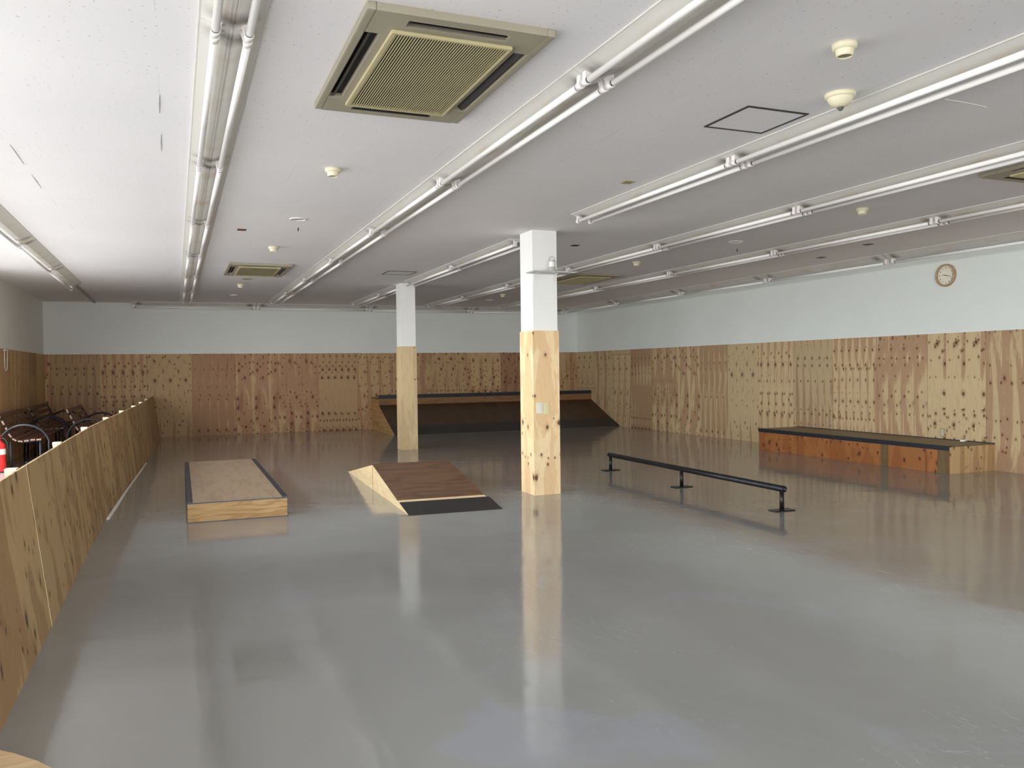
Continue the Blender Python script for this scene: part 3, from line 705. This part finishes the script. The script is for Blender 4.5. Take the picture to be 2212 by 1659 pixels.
# plates
def plate(x, mat, z0, z1, label):
    t = thing('wall_switch', label, 'switch', (x, 8.3499, (z0+z1)/2)); h = (z1-z0)/2
    bm = B(); box(bm, -.035, .035, -.008, 0, -h, h, bev=.003); obj('plate', bm, mat, t)
    bm = B(); box(bm, -.011, .011, -.011, -.008, -h*.55, h*.55, bev=.001); obj('rocker', bm, mat, t)
plate(3.724, 'switch_white', .905, 1.027, 'greyish white switch plate on the nearer column, the left of two')
plate(3.801, 'switch_cream', .893, 1.017, 'cream switch plate on the nearer column, the right of two')
for y, z, lb in ((8.39, .444, 'small socket plate on the right wall just above the ledge'), (14.15, .438, 'small socket plate on the right wall behind the grind rail')):
    t = thing('wall_socket', lb, 'socket', (XR-.0122, y, z))
    bm = B(); box(bm, -.008, 0, -.036, .036, -.06, .06, bev=.003); obj('plate', bm, 'beige_sq', t)
    bm = B(); box(bm, -.011, -.008, -.020, .020, -.042, .042, bev=.002); obj('outlet', bm, 'grey_plastic', t)

# spoon-like white tool on the ledge
t = thing('white_brush', 'small white handled brush lying on the right ledge', 'brush', (9.76, 7.97, lh+.0035), math.radians(20))
bm = B(); box(bm, -.05, .05, -.03, .03, 0, .022, bev=.008); obj('brush_head', bm, 'white_plastic', t)
bm = B(); tube(bm, [(.0, 0.02, .016), (.04, .0, .016), (.09, -.012, .014), (.16, -.02, .010)], .009, 10); obj('handle', bm, 'white_plastic', t)

# clock (local frame: face in YZ plane, looking -x)
t = thing('wall_clock', 'round wooden framed clock with white dial high on the right wall', 'clock', (XR-.0005, 8.33, 2.618))
def ring_x(bm, prof, seg=48, mi=0):
    rings = []
    for r, x in prof:
        rings.append([bm.verts.new((x, r*math.cos(2*math.pi*k/seg), r*math.sin(2*math.pi*k/seg))) for k in range(seg)] if r > 1e-6 else [bm.verts.new((x, 0, 0))])
    for A, Bq in zip(rings, rings[1:]):
        for k in range(seg):
            j = (k+1) % seg
            f = bm.faces.new((A[k], A[j], Bq[j], Bq[k])) if len(Bq) > 1 else bm.faces.new((A[k], A[j], Bq[0]))
            f.smooth = True
bm = B(); ring_x(bm, [(.155, 0), (.157, -.020), (.154, -.042), (.149, -.046), (.136, -.046), (.131, -.040), (.130, -.018)]); obj('frame', bm, 'clock_wood', t)
bm = B(); ring_x(bm, [(.1305, -.014), (0, -.014)]); dial = obj('dial', bm, 'clock_face', t)
for hnum in range(1, 13):
    cu = bpy.data.curves.new('numeral', 'FONT'); cu.body = str(hnum); cu.size = .030; cu.align_x = 'CENTER'; cu.align_y = 'CENTER'; cu.extrude = .0006
    tmp = bpy.data.objects.new('tmp', cu); nm = bpy.data.meshes.new_from_object(tmp); bpy.data.objects.remove(tmp)
    nm.materials.clear(); nm.materials.append(M['ink']); to = bpy.data.objects.new('numeral', nm); C.objects.link(to)
    a = math.radians(90-30*hnum); r_ = .103
    # seen from -x looking +x: right on the dial is -y
    to.parent = dial; to.location = (-.0155, -r_*math.cos(a), r_*math.sin(a))
    to.rotation_euler = Matrix(((0, 0, -1), (-1, 0, 0), (0, 1, 0))).to_euler()
def hand(name, deg, ln, wd, xx):
    a = math.radians(90-deg); d = Vector((0, -math.cos(a), math.sin(a))); q = Vector((0, d.z, -d.y))
    bm = B(); p = [-d*.018+q*wd*.5, -d*.018-q*wd*.5, d*ln-q*wd*.25, d*ln+q*wd*.25]
    A = [bm.verts.new(v+Vector((xx, 0, 0))) for v in p]; Bq = [bm.verts.new(v+Vector((xx-.0015, 0, 0))) for v in p]
    bm.faces.new(A); bm.faces.new(Bq[::-1])
    for i in range(4): bm.faces.new((A[i], A[(i+1) % 4], Bq[(i+1) % 4], Bq[i]))
    obj(name, bm, 'ink', t)
hand('hour_hand', 278, .060, .008, -.018); hand('minute_hand', 106, .092, .007, -.022)

# ------------------------------------------------------------------ benches behind the barrier
def bench():
    t = thing('park_bench', '', 'bench')
    W_, Lb = .60, 2.3          # back at x=0, front at x=W_; runs along +y
    prof = [(-.02, .80), (.03, .70), (.075, .60), (.115, .51), (.17, .445), (.245, .42), (.325, .425), (.405, .435), (.485, .435)]
    n_ = len(prof)
    for i, (x, z) in enumerate(prof):
        a = prof[max(i-1, 0)]; b = prof[min(i+1, n_-1)]
        d = Vector((b[0]-a[0], b[1]-a[1])).normalized(); q = Vector((-d.y, d.x))*.012; e2 = d*.032
        c = Vector((x, z)); ps = [c+e2+q, c-e2+q, c-e2-q, c+e2-q]
        bm = B(); prism(bm, [(v.x, v.y) for v in ps], 1, 0, Lb)
        for f in bm.faces:
            if abs(f.normal.y) > .9 or all(abs(v.co.y - f.verts[0].co.y) < 1e-6 for v in f.verts): f.material_index = 1
        obj('slat', bm, ['bench_wood', 'bench_end'], t)
    for y in (.12, Lb-.12):
        bm = B(); tube(bm, [(x-.0+.012, y, z-.026) for x, z in prof], .014, 10); obj('support_rib', bm, 'bench_iron', t)
    for y in (.03, Lb-.03):
        yy = y-.055 if y < 1 else y+.055
        bm = B()
        pts = [(.10, yy, .0), (.02, yy, .30), (-.01, yy, .50), (.02, yy, .60)]
        pts = [(-.05+.0, yy, 0), (-.03, yy, .35)] + [(.0+ .30 - .33*math.cos(a), yy, .35+.31*math.sin(a)) for a in [math.pi*k/14 for k in range(1, 14)]] + [(.62, yy, .35), (.63, yy, 0)]
        tube(bm, pts, .016, 10)
        obj('arm_hoop', bm, 'bench_iron', t)
        for x in (.12, .50):
            bm = B(); tube(bm, [(x, y, .0), (x, y, .42)], .018, 10); obj('leg', bm, 'bench_iron', t)
    bm = B(); tube(bm, [(.31, .03, .10), (.31, Lb-.03, .10)], .012, 8); obj('stretcher', bm, 'bench_iron', t)
    return t
b0 = bench(); b0.location = (-2.38, 14.05, 0); g_ = 'slatted benches behind the barrier'
b0['label'] = 'dark slatted bench by the left wall, nearest the fire extinguisher'; b0['group'] = g_
dup(b0, (-2.38, 16.75, 0), 0, 'dark slatted bench by the left wall in the far corner, mostly hidden', g_)
dup(b0, (-1.62, 15.25, 0), 0, 'dark slatted bench standing just behind the barrier, right of the other two', g_)

# fire extinguisher
t = thing('fire_extinguisher', 'red fire extinguisher with white label at the left edge, before the benches', 'fire extinguisher', (-2.36, 13.80, 0))
bm = B(); lathe(bm, [(0, .012), (.078, .012), (.080, .02), (.080, .36), (.072, .40), (.045, .43), (.028, .445), (.024, .47), (0, .47)], 32); obj('cylinder', bm, 'ext_red', t)
bm = B(); lathe(bm, [(.0, 0), (.082, 0), (.082, .014), (0, .014)], 32, smooth=False); obj('foot_ring', bm, 'black_rubber', t)
bm = B(); lathe(bm, [(.0812, .26), (.0812, .34)], 32); obj('label_band', bm, 'ext_label', t)
bm = B(); box(bm, -.02, .02, -.03, .03, .47, .51, bev=.004); box(bm, -.012, .012, -.02, .10, .51, .522, bev=.003); box(bm, -.012, .012, -.02, .09, .535, .547, bev=.003); box(bm, -.010, .010, -.03, -.01, .51, .547); obj('lever', bm, 'ext_red', t)
bm = B(); tube(bm, [(.02, 0, .49), (.07, 0, .48), (.10, 0, .42), (.10, 0, .30), (.098, 0, .16)], .010, 10); obj('hose', bm, 'black_rubber', t)

# wire hook hanging on the left wall
bm = B(); x = XL+.02
tube(bm, [(x, 15.52, 1.80), (x, 15.50, 1.66), (x, 15.46, 1.50), (x, 15.36, 1.46), (x, 15.27, 1.52), (x, 15.26, 1.66), (x, 15.27, 1.79)], .006, 8)
box(bm, XL+.0125, XL+.03, 15.24, 15.55, 1.79, 1.81)
tag(obj('hanging_wire', bm, 'white_plastic'), 'white wire loop hanging on the left wall above the benches', 'hook')
